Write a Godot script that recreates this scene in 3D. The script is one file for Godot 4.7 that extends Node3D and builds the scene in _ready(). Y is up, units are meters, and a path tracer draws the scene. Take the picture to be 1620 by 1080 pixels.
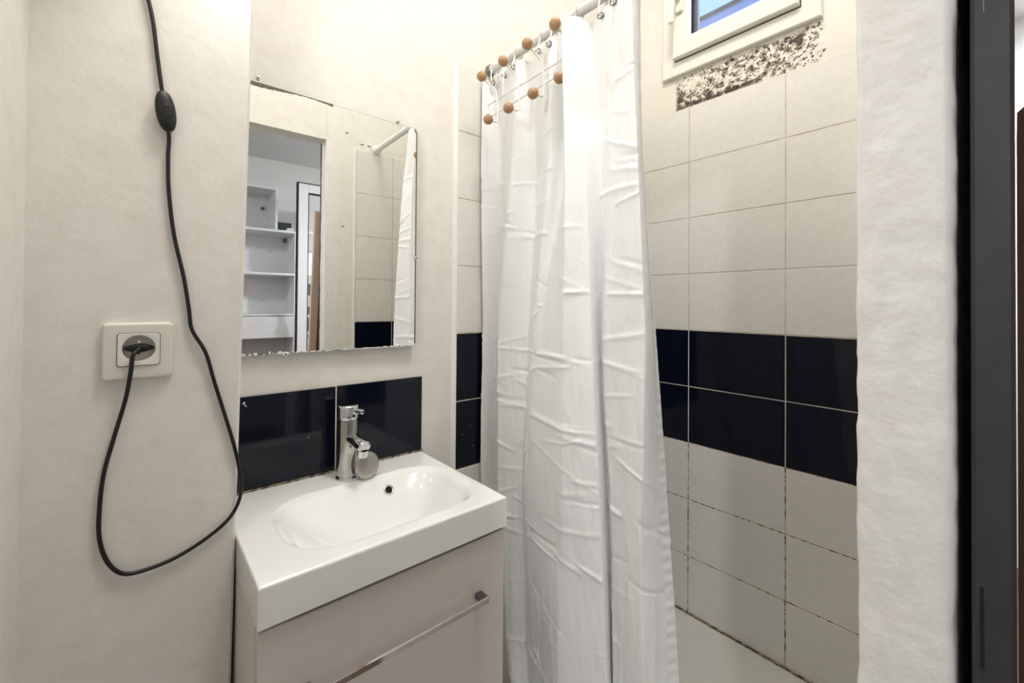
extends Node3D
# Small shower room seen from its doorway. Metres, y up, y = 0 is the shower tray surface.
# x runs along the mirror wall, z from the mirror wall towards the doorway.

const W := 0.7785            # tile face of the window wall
const ZO := 0.956            # inner face of the partition with the doorway
const ZT := 1.031            # its outer face
const TH := 0.2              # tile height
const CEIL := 2.9            # bathroom ceiling
const ROOM_CEIL := 2.45       # lower ceiling of the next room
const FLOOR := -0.12
const DX0 := -0.815          # doorway
const DX1 := -0.111
const DTOP := 1.8145

const LAMP := Color(1.0, 0.988, 0.968)
const LAMP_ENERGY := 0.16
const PANEL_ENERGY := 1.45

var M := {}
var used := {}
var rng := RandomNumberGenerator.new()

# ---------------------------------------------------------------- nodes
func numbered(called: String) -> String:
	var k: int = used.get(called, 0)
	used[called] = k + 1
	return called if k == 0 else "%s_%03d" % [called, k]

func part(called: String, mesh: Mesh, m: Material, parent: Node, at := Vector3.ZERO, turn := Vector3.ZERO) -> MeshInstance3D:
	var o := MeshInstance3D.new()
	o.mesh = mesh
	o.material_override = m
	o.position = at
	o.rotation = turn
	o.cast_shadow = GeometryInstance3D.SHADOW_CASTING_SETTING_ON
	o.name = numbered(called) if parent == self else called
	parent.add_child(o, true)
	return o

func base(called: String, label: String, category: String, at := Vector3.ZERO, turn := Vector3.ZERO, group := "") -> Node3D:
	var o := Node3D.new()
	o.name = numbered(called)
	add_child(o)
	o.position = at
	o.rotation = turn
	tag(o, label, category, group)
	return o

func tag(o: Node, label: String, category: String, group := "") -> void:
	o.set_meta("label", label)
	o.set_meta("category", category)
	if group:
		o.set_meta("group", group)

func struct(called: String, mesh: Mesh, m: Material, label: String, at := Vector3.ZERO) -> MeshInstance3D:
	var o := part(called, mesh, m, self, at)
	o.set_meta("kind", "structure")
	o.set_meta("label", label)
	o.set_meta("category", called.split("_")[0])
	return o

# ---------------------------------------------------------------- shapes
func tri(st: SurfaceTool, a: Vector3, b: Vector3, c: Vector3, out: Vector3) -> void:
	if (c - a).cross(b - a).dot(out) < 0.0:
		var t := b
		b = c
		c = t
	st.add_vertex(a)
	st.add_vertex(b)
	st.add_vertex(c)

func quad(st: SurfaceTool, a: Vector3, b: Vector3, c: Vector3, d: Vector3, out: Vector3) -> void:
	tri(st, a, b, c, out)
	tri(st, a, c, d, out)

func begin() -> SurfaceTool:
	var st := SurfaceTool.new()
	st.begin(Mesh.PRIMITIVE_TRIANGLES)
	st.set_smooth_group(-1)
	return st

func done(st: SurfaceTool) -> ArrayMesh:
	st.generate_normals()
	return st.commit()

func add_box(st: SurfaceTool, c: Vector3, s: Vector3, b := 0.0) -> void:
	var h := s * 0.5
	b = minf(b, minf(h.x, minf(h.y, h.z)) * 0.95)
	for ax in 3:
		var u := (ax + 1) % 3
		var v := (ax + 2) % 3
		for sg in [-1.0, 1.0]:
			var q: Array[Vector3] = []
			for e in [[-1, -1], [1, -1], [1, 1], [-1, 1]]:
				var p := Vector3.ZERO
				p[ax] = h[ax] * sg
				p[u] = (h[u] - b) * e[0]
				p[v] = (h[v] - b) * e[1]
				q.append(c + p)
			var n := Vector3.ZERO
			n[ax] = sg
			quad(st, q[0], q[1], q[2], q[3], n)
	if b <= 0.0:
		return
	for ax in 3:
		var u := (ax + 1) % 3
		var v := (ax + 2) % 3
		for su in [-1.0, 1.0]:
			for sv in [-1.0, 1.0]:
				var n := Vector3.ZERO
				n[u] = su
				n[v] = sv
				var q: Array[Vector3] = []
				for e in [[-1, 0], [1, 0], [1, 1], [-1, 1]]:
					var p := Vector3.ZERO
					p[ax] = (h[ax] - b) * e[0]
					p[u] = (h[u] - (b if e[1] == 1 else 0.0)) * su
					p[v] = (h[v] - (0.0 if e[1] == 1 else b)) * sv
					q.append(c + p)
				quad(st, q[0], q[1], q[2], q[3], n)
	for sx in [-1.0, 1.0]:
		for sy in [-1.0, 1.0]:
			for sz in [-1.0, 1.0]:
				var n := Vector3(sx, sy, sz)
				tri(st, c + Vector3(h.x, h.y - b, h.z - b) * n, c + Vector3(h.x - b, h.y, h.z - b) * n, c + Vector3(h.x - b, h.y - b, h.z) * n, n)

func box(s: Vector3, b := 0.0, c := Vector3.ZERO) -> ArrayMesh:
	var st := begin()
	add_box(st, c, s, b)
	return done(st)

func span(a: Vector3, b: Vector3, bev := 0.0) -> ArrayMesh:
	return box(b - a, bev, (a + b) * 0.5)

# rows of points -> smooth surface. Seen from the side where (next row) x (next column) points.
func grid(rows: Array, closed := false, flip := false, uvs := Vector2.ONE) -> ArrayMesh:
	var n := rows.size()
	var m: int = rows[0].size()
	var verts := PackedVector3Array()
	var norms := PackedVector3Array()
	var tex := PackedVector2Array()
	var idx := PackedInt32Array()
	for i in n:
		var r: PackedVector3Array = rows[i]
		var r0: PackedVector3Array = rows[maxi(i - 1, 0)]
		var r1: PackedVector3Array = rows[mini(i + 1, n - 1)]
		for j in m:
			var ja := (j - 1 + m) % m if closed else maxi(j - 1, 0)
			var jb := (j + 1) % m if closed else mini(j + 1, m - 1)
			if closed and j == m - 1:
				jb = 1
			if closed and j == 0:
				ja = m - 2
			var dv := r1[j] - r0[j]
			var du := r[jb] - r[ja]
			if du.length_squared() < 1e-14:
				var rr: PackedVector3Array = r1 if i == 0 else r0
				du = rr[jb] - rr[ja]
			var nn := dv.cross(du).normalized()
			norms.append(-nn if flip else nn)
			verts.append(r[j])
			tex.append(Vector2(float(j) / (m - 1) * uvs.x, float(i) / (n - 1) * uvs.y))
	for i in n - 1:
		for j in m - 1:
			var a := i * m + j
			var b := a + 1
			var c := a + m
			var d := c + 1
			if flip:
				idx.append_array([a, c, b, b, c, d])
			else:
				idx.append_array([a, b, c, b, d, c])
	var arr := []
	arr.resize(Mesh.ARRAY_MAX)
	arr[Mesh.ARRAY_VERTEX] = verts
	arr[Mesh.ARRAY_NORMAL] = norms
	arr[Mesh.ARRAY_TEX_UV] = tex
	arr[Mesh.ARRAY_INDEX] = idx
	var am := ArrayMesh.new()
	am.add_surface_from_arrays(Mesh.PRIMITIVE_TRIANGLES, arr)
	return am

# profile of Vector2(radius, height), turned about y
func lathe(prof: Array, seg := 40) -> ArrayMesh:
	var rows := []
	for i in prof.size():
		var p: Vector2 = prof[i]
		var r := PackedVector3Array()
		for j in seg + 1:
			var a := TAU * j / seg
			r.append(Vector3(cos(a) * p.x, p.y, sin(a) * p.x))
		rows.append(r)
		if i > 0 and i < prof.size() - 1:
			var d0: Vector2 = (p - prof[i - 1]).normalized()
			var d1: Vector2 = (prof[i + 1] - p).normalized()
			if d0.dot(d1) < 0.75:            # keep a crisp arris: add close rings either side
				for e in [[-0.0004, d0, rows.size() - 1], [0.0004, d1, rows.size() + 1]]:
					var q: Vector2 = p + e[1] * e[0]
					var rr := PackedVector3Array()
					for j in seg + 1:
						var a2 := TAU * j / seg
						rr.append(Vector3(cos(a2) * q.x, q.y, sin(a2) * q.x))
					rows.insert(e[2], rr)
	return grid(rows, true, true)

func smooth_path(pts: Array, per := 8) -> Array:
	var out := []
	for i in pts.size() - 1:
		var p0: Vector3 = pts[maxi(i - 1, 0)]
		var p1: Vector3 = pts[i]
		var p2: Vector3 = pts[i + 1]
		var p3: Vector3 = pts[mini(i + 2, pts.size() - 1)]
		for k in per:
			out.append(p1.cubic_interpolate(p2, p0, p3, float(k) / per))
	out.append(pts[pts.size() - 1])
	return out

func tube(path: Array, r: float, seg := 10, flat := 1.0) -> ArrayMesh:
	var rows := []
	var up := Vector3.UP
	var n := path.size()
	for i in n:
		var t: Vector3 = (path[mini(i + 1, n - 1)] - path[maxi(i - 1, 0)]).normalized()
		if absf(t.dot(up)) > 0.98:
			up = Vector3.RIGHT if absf(t.x) < 0.9 else Vector3.BACK
		var s := t.cross(up).normalized()
		up = s.cross(t).normalized()
		var ends := [1.0]
		if i == 0:
			ends = [0.01, 0.7, 1.0]
		elif i == n - 1:
			ends = [1.0, 0.7, 0.01]
		for e in ends:
			var row := PackedVector3Array()
			for j in seg + 1:
				var a := TAU * j / seg
				row.append(path[i] + (s * cos(a) + up * sin(a) * flat) * r * e)
			rows.append(row)
	return grid(rows, true, true)

func ring(radius: float, r: float, seg := 32, a0 := 0.0, a1 := TAU) -> ArrayMesh:      # in the xy plane
	var pts := []
	for i in seg + 1:
		var a := lerpf(a0, a1, float(i) / seg)
		pts.append(Vector3(cos(a), sin(a), 0) * radius)
	return tube(pts, r, 8)

func prism(poly: Array, y0: float, y1: float) -> ArrayMesh:                                # xz outline, upright
	var st := begin()
	var c := Vector3.ZERO
	for q in poly:
		c += Vector3(q.x, 0, q.y) / poly.size()
	for i in poly.size():
		var a: Vector2 = poly[i]
		var b: Vector2 = poly[(i + 1) % poly.size()]
		var mid := Vector3((a.x + b.x) / 2, 0, (a.y + b.y) / 2) - c
		quad(st, Vector3(a.x, y0, a.y), Vector3(b.x, y0, b.y), Vector3(b.x, y1, b.y), Vector3(a.x, y1, a.y), mid)
		tri(st, Vector3(a.x, y1, a.y), Vector3(b.x, y1, b.y), Vector3(c.x, y1, c.z), Vector3.UP)
		tri(st, Vector3(a.x, y0, a.y), Vector3(b.x, y0, b.y), Vector3(c.x, y0, c.z), Vector3.DOWN)
	return done(st)

# ---------------------------------------------------------------- materials
func mat(c: Color, rough := 0.6, metal := 0.0) -> StandardMaterial3D:
	var m := StandardMaterial3D.new()
	m.albedo_color = c
	m.roughness = rough
	m.metallic = metal
	return m

func noise_tex(freq: float, octaves: int, ramp: Array, seed_: int, size := 512, kind := FastNoiseLite.TYPE_SIMPLEX_SMOOTH) -> NoiseTexture2D:
	var n := FastNoiseLite.new()
	n.noise_type = kind
	n.frequency = freq
	n.fractal_octaves = octaves
	n.seed = seed_
	var t := NoiseTexture2D.new()
	t.width = size
	t.height = size
	t.seamless = true
	t.noise = n
	var g := Gradient.new()
	var offs := PackedFloat32Array()
	var cols := PackedColorArray()
	for e in ramp:
		offs.append(e[0])
		cols.append(e[1])
	g.offsets = offs
	g.colors = cols
	t.color_ramp = g
	return t

func bump_tex(freq: float, octaves: int, strength: float, seed_: int, size := 512) -> NoiseTexture2D:
	var n := FastNoiseLite.new()
	n.noise_type = FastNoiseLite.TYPE_SIMPLEX_SMOOTH
	n.frequency = freq
	n.fractal_octaves = octaves
	n.seed = seed_
	var t := NoiseTexture2D.new()
	t.width = size
	t.height = size
	t.seamless = true
	t.noise = n
	t.as_normal_map = true
	t.bump_strength = strength
	return t

func triplanar(m: StandardMaterial3D, scale: float) -> StandardMaterial3D:
	m.uv1_triplanar = true
	m.uv1_world_triplanar = true
	m.uv1_scale = Vector3.ONE * scale
	return m

func grey(v: float) -> Color:
	return Color(v, v, v)

func make_materials() -> void:
	var blotch := [[0.0, Color(0.965, 0.96, 0.95)], [0.5, Color(0.985, 0.983, 0.98)], [1.0, Color(1, 1, 1)]]
	var p := mat(Color(0.92, 0.908, 0.882), 0.55)
	p.albedo_texture = noise_tex(0.012, 4, blotch, 3)
	p.normal_enabled = true
	p.normal_texture = bump_tex(0.03, 4, 2.0, 4)
	p.normal_scale = 0.25
	M.paint = triplanar(p, 2.2)
	var rp := mat(Color(0.925, 0.918, 0.90), 0.5)
	rp.albedo_texture = p.albedo_texture
	rp.normal_enabled = true
	rp.normal_texture = bump_tex(0.02, 5, 6.0, 11)
	rp.normal_scale = 0.22
	M.rough_plaster = triplanar(rp, 5.0)
	var ow := mat(Color(0.86, 0.86, 0.86), 0.7)
	M.room_paint = ow
	M.ceiling = mat(Color(0.92, 0.92, 0.91), 0.75)
	M.ceiling_room = mat(Color(0.86, 0.86, 0.86), 0.75)
	var tw := mat(Color(0.905, 0.893, 0.87), 0.16)
	tw.albedo_texture = noise_tex(0.02, 3, [[0.0, Color(0.97, 0.97, 0.965)], [1.0, Color(1, 1, 1)]], 21)
	tw.normal_enabled = true
	tw.normal_texture = bump_tex(0.008, 2, 3.0, 22)
	tw.normal_scale = 0.06
	M.tile_white = triplanar(tw, 3.0)
	var tn := mat(Color(0.058, 0.078, 0.135), 0.06)
	tn.metallic_specular = 0.4
	tn.albedo_texture = noise_tex(0.05, 3, [[0.0, Color(0.85, 0.85, 0.88)], [1.0, Color(1, 1, 1)]], 23)
	M.tile_navy = triplanar(tn, 4.0)
	M.chip = mat(Color(0.85, 0.83, 0.8), 0.8)
	M.grout = triplanar(mat(Color(0.87, 0.84, 0.80), 0.9), 1.0)
	(M.grout as StandardMaterial3D).albedo_texture = noise_tex(0.03, 4, [[0.0, Color(0.82, 0.8, 0.76)], [1.0, Color(1, 1, 1)]], 24)
	M.grout_dirty = triplanar(mat(Color(0.80, 0.77, 0.71), 0.9), 2.5)
	(M.grout_dirty as StandardMaterial3D).albedo_texture = noise_tex(0.03, 4, [[0.0, Color(0.28, 0.26, 0.23)], [0.40, Color(0.5, 0.47, 0.42)], [0.50, Color(0.92, 0.9, 0.87)], [1.0, Color(1, 1, 1)]], 25)
	M.seal_dirty = triplanar(mat(Color(0.66, 0.61, 0.55), 0.8), 4.0)
	(M.seal_dirty as StandardMaterial3D).albedo_texture = noise_tex(0.022, 4, [[0.0, Color(0.24, 0.2, 0.17)], [0.42, Color(0.45, 0.39, 0.33)], [0.55, Color(0.95, 0.92, 0.88)], [1.0, Color(1, 1, 1)]], 26)
	M.white_paint = mat(Color(0.94, 0.935, 0.92), 0.5)
	M.tray = mat(Color(0.84, 0.83, 0.80), 0.3)
	M.ceramic = mat(Color(0.97, 0.972, 0.97), 0.08)
	(M.ceramic as StandardMaterial3D).clearcoat_enabled = true
	(M.ceramic as StandardMaterial3D).clearcoat = 0.5
	(M.ceramic as StandardMaterial3D).clearcoat_roughness = 0.05
	M.cabinet = mat(Color(0.85, 0.825, 0.80), 0.35)
	M.cabinet_body = mat(Color(0.88, 0.87, 0.85), 0.4)
	M.chrome = mat(Color(0.86, 0.86, 0.87), 0.08, 1.0)
	var oc := mat(Color(0.80, 0.79, 0.77), 0.11, 1.0)       # limescaled chrome of the tap foot
	oc.albedo_texture = noise_tex(0.06, 4, [[0.0, Color(0.8, 0.8, 0.8)], [0.6, Color(0.93, 0.93, 0.93)], [1.0, Color(1, 1, 1)]], 31)
	M.old_chrome = triplanar(oc, 12.0)
	M.brushed = mat(Color(0.72, 0.70, 0.67), 0.38, 1.0)
	M.steel = mat(Color(0.5, 0.5, 0.51), 0.3, 1.0)
	M.dark_hole = mat(Color(0.05, 0.045, 0.04), 0.9)
	M.mirror = mat(Color(0.95, 0.955, 0.945), 0.0, 1.0)
	M.mirror_edge = mat(Color(0.45, 0.46, 0.45), 0.3)
	var wr := mat(Color(0.62, 0.59, 0.55), 0.75)
	wr.albedo_texture = noise_tex(0.05, 4, [[0.0, Color(0.3, 0.28, 0.26)], [0.5, Color(0.75, 0.72, 0.68)], [1.0, Color(1, 1, 1)]], 33)
	M.worn_edge = triplanar(wr, 8.0)
	var cu := mat(Color(0.94, 0.942, 0.942), 0.62)
	cu.backlight_enabled = true
	cu.backlight = Color(0.12, 0.12, 0.12)
	cu.rim_enabled = true
	cu.rim = 0.15
	cu.normal_enabled = true
	cu.normal_texture = bump_tex(0.06, 3, 2.0, 41)
	cu.normal_scale = 0.18
	cu.cull_mode = BaseMaterial3D.CULL_DISABLED
	M.curtain = triplanar(cu, 6.0)
	M.white_wire = mat(Color(0.93, 0.93, 0.92), 0.3)
	M.rod = mat(Color(0.90, 0.90, 0.89), 0.3)
	var wd := mat(Color(0.76, 0.62, 0.47), 0.5)
	wd.albedo_texture = noise_tex(0.02, 4, [[0.0, Color(0.78, 0.74, 0.7)], [1.0, Color(1, 1, 1)]], 43)
	M.wood = triplanar(wd, 12.0)
	M.plastic = mat(Color(0.90, 0.89, 0.86), 0.35)
	M.old_plastic = mat(Color(0.875, 0.86, 0.82), 0.38)
	M.cable = mat(Color(0.035, 0.035, 0.035), 0.45)
	M.plug = mat(Color(0.035, 0.035, 0.037), 0.5)
	M.pvc = mat(Color(0.915, 0.905, 0.87), 0.28)
	M.gasket = mat(Color(0.05, 0.05, 0.055), 0.6)
	var gl := mat(Color(0.9, 0.95, 1.0, 0.08), 0.0)
	gl.transparency = BaseMaterial3D.TRANSPARENCY_ALPHA
	M.glass = gl
	M.facade = mat(Color(0.84, 0.86, 0.90), 0.9)
	M.facade_edge = mat(Color(0.16, 0.18, 0.25), 0.8)
	var dg := mat(Color(0.205, 0.203, 0.205), 0.5)
	dg.albedo_texture = noise_tex(0.02, 4, [[0.0, Color(0.88, 0.88, 0.88)], [1.0, Color(1, 1, 1)]], 51)
	M.door_grey = triplanar(dg, 3.0)
	M.scratch = mat(Color(0.55, 0.55, 0.56), 0.6)
	M.board = mat(Color(0.86, 0.76, 0.69), 0.7)
	M.board_face = mat(Color(0.46, 0.34, 0.26), 0.7)
	M.shelf = mat(Color(0.90, 0.90, 0.91), 0.45)
	M.floor_room = mat(Color(0.38, 0.30, 0.24), 0.5)
	M.floor_bath = mat(Color(0.86, 0.85, 0.83), 0.4)
	M.green = mat(Color(0.10, 0.16, 0.13), 0.6)
	M.black = mat(Color(0.03, 0.03, 0.035), 0.5)
	M.lamp_shell = mat(Color(0.85, 0.85, 0.85), 0.4)

func glow(c: Color, e: float) -> StandardMaterial3D:
	var m := mat(c, 0.5)
	m.emission_enabled = true
	m.emission = c
	m.emission_energy_multiplier = e
	return m

# ---------------------------------------------------------------- scene
func _ready() -> void:
	rng.seed = 7
	# camera: level phone lens, shifted a little downwards
	var cam := Camera3D.new()
	cam.name = "camera"
	cam.projection = Camera3D.PROJECTION_FRUSTUM
	cam.near = 0.02
	cam.far = 60.0
	cam.size = 0.02 * 1080.0 / 682.584
	cam.frustum_offset = Vector2(0, -0.02 * 66.33 / 682.584)
	var yaw := deg_to_rad(40.706)
	var pit := deg_to_rad(0.581)
	var rol := deg_to_rad(0.433)
	var fw := Vector3(sin(yaw) * cos(pit), sin(pit), -cos(yaw) * cos(pit))
	var rt := Vector3(cos(yaw), 0, sin(yaw))
	var up := rt.cross(fw)
	cam.transform = Transform3D(Basis(rt * cos(rol) + up * sin(rol), up * cos(rol) - rt * sin(rol), -fw), Vector3(-0.7029, 1.0884, 1.0678))
	add_child(cam)
	cam.current = true

	# blue evening sky
	var sm := ProceduralSkyMaterial.new()
	sm.sky_top_color = Color(0.48, 0.64, 1.0)
	sm.sky_horizon_color = Color(0.56, 0.71, 1.0)
	sm.ground_bottom_color = Color(0.16, 0.2, 0.3)
	sm.ground_horizon_color = Color(0.3, 0.42, 0.7)
	sm.energy_multiplier = 2.0
	var sky := Sky.new()
	sky.sky_material = sm
	var env := Environment.new()
	env.background_mode = Environment.BG_SKY
	env.sky = sky
	env.tonemap_mode = Environment.TONE_MAPPER_LINEAR
	env.tonemap_exposure = 1.07
	env.sdfgi_enabled = true
	env.ssao_enabled = true
	env.ssil_enabled = true
	var we := WorldEnvironment.new()
	we.name = "environment"
	we.environment = env
	add_child(we)

	make_materials()
	build_shell()
	build_tiles()
	build_window()
	build_mirror()
	build_vanity()
	build_curtain()
	build_rack()
	build_socket_and_lamp()
	build_door()
	build_other_room()
	build_ceiling_light()

# ---------------------------------------------------------------- room
func build_shell() -> void:
	struct("floor", span(Vector3(-3.0, FLOOR - 0.1, ZO), Vector3(2.4, FLOOR, 4.1)), M.floor_room, "wooden floor of the next room behind the camera")
	struct("floor_bathroom", span(Vector3(-0.93, FLOOR - 0.1, -0.1), Vector3(W + 0.1, FLOOR, ZO)), M.floor_bath, "pale bathroom floor under the vanity")
	var tray := part("shower_tray", span(Vector3(0.03, -0.1, 0.0), Vector3(W, 0.0, ZO), 0.006), M.tray, self)
	tray.position.y = 0
	tag(tray, "off-white shower tray on the floor behind the curtain", "shower tray")
	struct("ceiling", span(Vector3(-0.93, CEIL, -0.2), Vector3(W + 0.26, CEIL + 0.1, ZT)), M.ceiling, "white bathroom ceiling, out of view")
	struct("ceiling_room", span(Vector3(-3.1, ROOM_CEIL, ZT), Vector3(2.5, ROOM_CEIL + 0.1, 3.7)), M.ceiling_room, "plain ceiling of the next room, seen in the mirror")
	struct("wall_back", span(Vector3(-0.924, FLOOR, -0.16), Vector3(W + 0.25, CEIL, -0.006)), M.paint, "cream painted wall carrying the mirror and the vanity")
	# boxed-in duct: its right corner is out of plumb
	var st := begin()
	var y0 := FLOOR
	var y1 := CEIL
	var xr0 := -0.5735 + (y0 - 0.677) * 0.0168
	var xr1 := -0.5735 + (y1 - 0.677) * 0.0168
	var zf := 0.19
	var zb := -0.006
	var b := 0.004
	var lo := [Vector3(-0.824, y0, zb), Vector3(xr0, y0, zb), Vector3(xr0, y0, zf - b), Vector3(xr0 - b, y0, zf), Vector3(-0.824, y0, zf)]
	var hi := [Vector3(-0.824, y1, zb), Vector3(xr1, y1, zb), Vector3(xr1, y1, zf - b), Vector3(xr1 - b, y1, zf), Vector3(-0.824, y1, zf)]
	var outs := [Vector3(0, 0, -1), Vector3(1, 0, 0), Vector3(1, 0, 1), Vector3(0, 0, 1), Vector3(-1, 0, 0)]
	for i in 5:
		var k := (i + 1) % 5
		if i != 3:
			quad(st, lo[i], lo[k], hi[k], hi[i], outs[i])
	# front face, cut out for the socket box
	var hx0 := -0.704 - 0.0215
	var hx1 := -0.704 + 0.0215
	var hy0 := 1.017 - 0.0215
	var hy1 := 1.017 + 0.0215
	var fz := Vector3(0, 0, 1)
	quad(st, Vector3(-0.824, y0, zf), Vector3(hx0, y0, zf), Vector3(hx0, y1, zf), Vector3(-0.824, y1, zf), fz)
	quad(st, Vector3(hx1, y0, zf), Vector3(xr0 - b, y0, zf), Vector3(xr1 - b, y1, zf), Vector3(hx1, y1, zf), fz)
	quad(st, Vector3(hx0, y0, zf), Vector3(hx1, y0, zf), Vector3(hx1, hy0, zf), Vector3(hx0, hy0, zf), fz)
	quad(st, Vector3(hx0, hy1, zf), Vector3(hx1, hy1, zf), Vector3(hx1, y1, zf), Vector3(hx0, y1, zf), fz)
	struct("wall_duct", done(st), M.paint, "off-white boxed-in wall corner with the socket on it")
	struct("wall_left", span(Vector3(-0.924, FLOOR, -0.006), Vector3(-0.824, CEIL, ZO)), M.paint, "plain white side wall at the left edge of the picture")
	# partition with the doorway the picture is taken through
	st = begin()
	add_box(st, Vector3((-3.0 + DX0) / 2, (FLOOR + CEIL) / 2, (ZO + ZT) / 2), Vector3(DX0 + 3.0, CEIL - FLOOR, ZT - ZO))
	add_box(st, Vector3((DX0 + DX1) / 2, (DTOP + CEIL) / 2, (ZO + ZT) / 2), Vector3(DX1 - DX0, CEIL - DTOP, ZT - ZO))
	add_box(st, Vector3((DX1 + 0.06 + 2.4) / 2, (FLOOR + CEIL) / 2, (ZO + ZT) / 2), Vector3(2.4 - DX1 - 0.06, CEIL - FLOOR, ZT - ZO))
	var wf := struct("wall_front", done(st), M.paint, "thin partition wall with the doorway, plain on the bathroom side")
	# hand-plastered jamb: rounded, bumpy, not quite straight
	var nz := FastNoiseLite.new()
	nz.seed = 5
	nz.frequency = 9.0
	nz.fractal_octaves = 4
	var prof := []
	var rr := 0.011
	prof.append([DX1 + 0.06, ZO, Vector2(0, -1)])
	prof.append([DX1 + 0.03, ZO, Vector2(0, -1)])
	for k in 5:
		var a := PI * 1.5 - PI / 2 * k / 4.0
		prof.append([DX1 + 0.004 + cos(a) * 0.004, ZO + 0.004 + sin(a) * 0.004, Vector2(cos(a), sin(a))])
	for k in 24:
		prof.append([DX1, lerpf(ZO + 0.005, ZT - rr - 0.001, (k + 0.5) / 24.0), Vector2(-1, 0)])
	for k in 6:
		var a := PI - PI / 2 * k / 5.0
		prof.append([DX1 + rr + cos(a) * rr, ZT - rr + sin(a) * rr, Vector2(cos(a), sin(a))])
	prof.append([DX1 + 0.06, ZT, Vector2(0, 1)])
	var rows := []
	for i in 421:
		var y := lerpf(FLOOR, CEIL, i / 420.0)
		var r := PackedVector3Array()
		for q in prof:
			var d := 0.0
			if q[0] < DX1 + 0.02:
				d = nz.get_noise_3d(q[0] * 3.0, y * 2.0, q[1] * 3.0) * 0.0016 + nz.get_noise_3d(q[0] * 14.0, y * 9.0, q[1] * 14.0) * 0.0004 + nz.get_noise_2d(y * 0.6, 3.0) * 0.002
			r.append(Vector3(q[0] + q[2].x * d, y, q[1] + q[2].y * d))
		rows.append(r)
	part("jamb", grid(rows), M.rough_plaster, wf)
	# screw holes left in the plaster beside the doorway
	for h in [[-0.020, 1.868], [0.050, 1.83], [0.083, 1.83], [-0.035, 1.436]]:
		part("screw_hole", box(Vector3(0.014, 0.004, 0.001), 0.0004), M.dark_hole, wf, Vector3(h[0], h[1], ZO - 0.0004), Vector3(0, 0, 0.1))
	# window wall above and around the window
	var px := W + 0.006
	var wz0 := 0.225
	var wz1 := 0.69
	var wy0 := 1.945
	var wy1 := 2.39
	var xo := W + 0.25
	var bz0 := -0.006
	var bz1 := ZO
	var by0 := 1.79
	var by1 := 1.945
	st = begin()
	add_box(st, Vector3((px + xo) / 2, (FLOOR + 1.79) / 2, ZO / 2), Vector3(xo - px, 1.79 - FLOOR, ZO + 0.012))
	add_box(st, Vector3((px + xo) / 2, (by1 + CEIL) / 2, (wz0 - 0.006) / 2), Vector3(xo - px, CEIL - by1, wz0 + 0.006))
	add_box(st, Vector3((px + xo) / 2, (by1 + CEIL) / 2, (wz1 + ZO) / 2), Vector3(xo - px, CEIL - by1, ZO - wz1))
	add_box(st, Vector3((px + xo) / 2, (wy1 + CEIL) / 2, (wz0 + wz1) / 2), Vector3(xo - px, CEIL - wy1, wz1 - wz0))
	var wr := struct("wall_right", done(st), M.paint, "cream painted wall with the small high window above white tiles")
	# band between tiles and window carries black mould
	var face := grid([PackedVector3Array([Vector3(px, by1, bz0), Vector3(px, by1, bz1)]), PackedVector3Array([Vector3(px, by0, bz0), Vector3(px, by0, bz1)])])
	var mm := mat(Color(0.92, 0.908, 0.882), 0.7)
	mm.albedo_texture = mould_texture(bz0, bz1, by0, by1)
	mm.cull_mode = BaseMaterial3D.CULL_DISABLED
	var band := part("stained_band", face, mm, wr)
	band.set_meta("label", "plaster band under the window speckled with black mould")
	part("band_core", span(Vector3(px + 0.0008, by0, bz0), Vector3(xo, by1, bz1)), M.paint, wr)

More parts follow.
